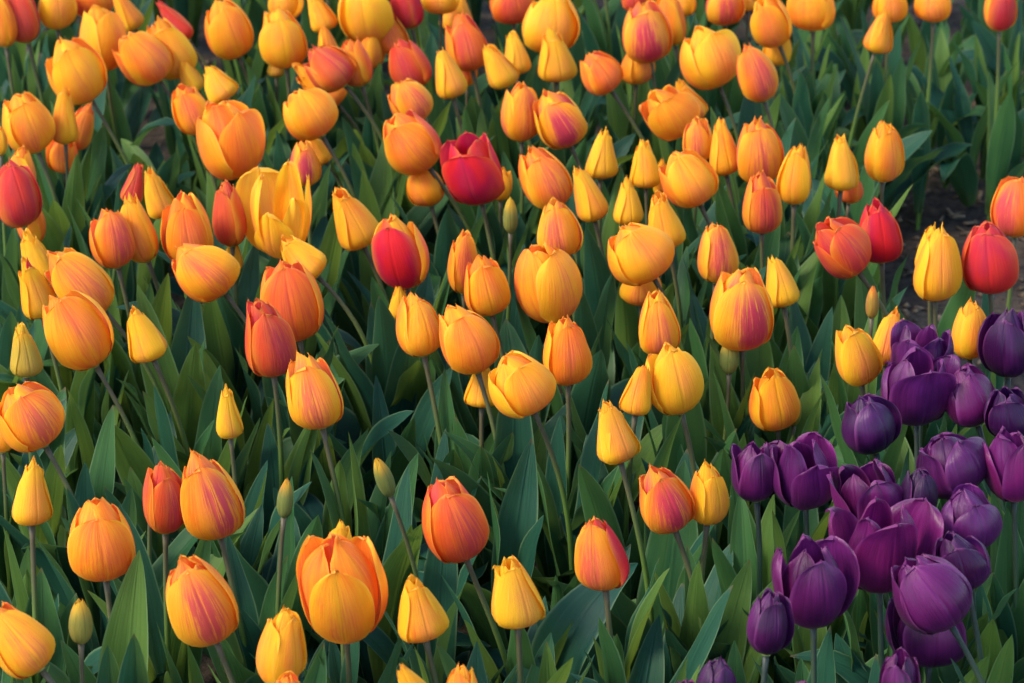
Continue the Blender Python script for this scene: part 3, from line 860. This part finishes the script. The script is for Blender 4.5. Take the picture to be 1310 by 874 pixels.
1190 808 98 90 0 P .3 .5 0 z=-.09 yaw=-90 | purple cup hanging beneath the nodding plum tulip
983 797 58 84 3 Q .35 .3 0 | small smooth closed purple tulip at the lower left outside the cluster
1150 872 58 72 -3 P .4 .6 0 | purple tulip cut by the bottom edge below the hanging cup
912 882 54 76 0 Q .3 .2 0 | dark violet pointed tulip top at the bottom edge, beside a magenta top
880 902 50 68 0 Q .5 .9 0 | magenta purple tulip top barely showing at the bottom edge
1016 907 52 72 0 Q .5 .9 0 | purple sliver of a tulip at the bottom edge below the small closed one
'''
for i, line in enumerate(TULIPS.strip().splitlines()):
    spec, label = line.split('|')
    tulip(spec, label.strip(), i)

# ------------------------------------------------------------------ flowerless plants and tall stems that leave the picture
def pt_ok(x, y, dmin):
    return all((x - gx) ** 2 + (y - gy) ** 2 > dmin * dmin for gx, gy in GROUND)

def bed(px, py):
    """Is the head-plane pixel over a planted bed (not over the bare soil strip)?"""
    if px > 1090 and -5 < py < 300 + (px - 1090) * .35: return False
    if px > 1150 and -5 < py < 520: return False
    return True

rngF = random.Random(2024)
n = 0
tries = 0
def widest(x0, x1, y0, y1, k):
    best = None
    for _ in range(k):                                        # the roomiest of k random spots
        px, py = rngF.uniform(x0, x1), rngF.uniform(y0, y1)
        if not bed(px, py): continue
        p, _ = at(px, py, HEAD_Z)
        d = min((p.x - gx) ** 2 + (p.y - gy) ** 2 for gx, gy in GROUND)
        if best is None or d > best[0]: best = (d, p)
    return best[1]
while n < 86:
    p = widest(-30, 1340, -20, 930, 40)
    GROUND.append((p.x, p.y))
    o = empty('tulip_plant', (p.x, p.y, 0))
    o['label'] = 'flowerless young tulip plant, broad green leaves only, among the flowering ones'
    o['category'] = 'tulip plant'
    o['group'] = 'flowerless tulip plants between the flowers'
    add_leaves(o, rngF, 6, rngF.uniform(.78, 1.0))
    n += 1
n = 0
tries = 0
while n < 14 and tries < 3000:                                # front rows of the far bed
    tries += 1
    px, py = rngF.uniform(1000, 1345), rngF.uniform(-110, -8)
    p, _ = at(px, py, HEAD_Z)
    if not pt_ok(p.x, p.y, .045): continue
    GROUND.append((p.x, p.y))
    o = empty('tulip_plant', (p.x, p.y, 0))
    o['label'] = 'flowerless leafy tulip plant at the front of the far bed, beyond the soil gap'
    o['category'] = 'tulip plant'
    o['group'] = 'flowerless tulip plants of the far bed'
    add_leaves(o, rngF, 6, rngF.uniform(.72, .90))
    n += 1
n = 0
tries = 0
while n < 76:
    p = widest(-60, 1370, -235, -42, 30)
    px, py, _ = to_px(Vector((p.x, p.y, HEAD_Z)))
    GROUND.append((p.x, p.y))
    o = tulip('%.1f %.1f %d %d %.1f %s %.2f %.2f 0' % (px, py, rngF.randint(40, 56), rngF.randint(56, 68), rngF.uniform(-14, 4),
              rngF.choice('EETC'), rngF.uniform(.2, .6), rngF.uniform(.05, .5)),
              'tulip whose leaves and stem rise out of the top of the photo, flower unseen', 500 + n)
    o['group'] = 'tulips rising past the top edge'
    n += 1

# ------------------------------------------------------------------ keep leaf tips from growing through flower heads or across them
def trim_leaves():
    bpy.context.view_layer.update()
    grid = {}
    for (px, py, w, h, depth) in HEADS:
        for gx in range(int((px - w) // 60), int((px + w) // 60) + 1):
            for gy in range(int((py - h) // 60), int((py + h) // 60) + 1):
                grid.setdefault((gx, gy), []).append((px, py, w * .46, h * .46, depth))
    def hit(o):
        mw = o.parent.matrix_world @ o.matrix_basis
        vs_ = o.data.vertices
        for i in range(8, 23, 2):
            for j in (1, 4, 7):
                x, y, d = to_px(mw @ vs_[i * 9 + j].co)
                for (px, py, a, b, dep) in grid.get((int(x // 60), int(y // 60)), ()):
                    if d < dep + .035 and ((x - px) / a) ** 2 + ((y - py) / b) ** 2 < 1: return True
        return False
    rng = random.Random(3)
    for o in [q for q in C.objects if q.name.split('.')[0] == 'leaf']:
        for k in range(7):
            if not hit(o): break
            o.rotation_euler.z += rng.uniform(.5, 1.2)
            o.scale = [c * .93 for c in o.scale]
        else:
            if hit(o): bpy.data.objects.remove(o)
trim_leaves()
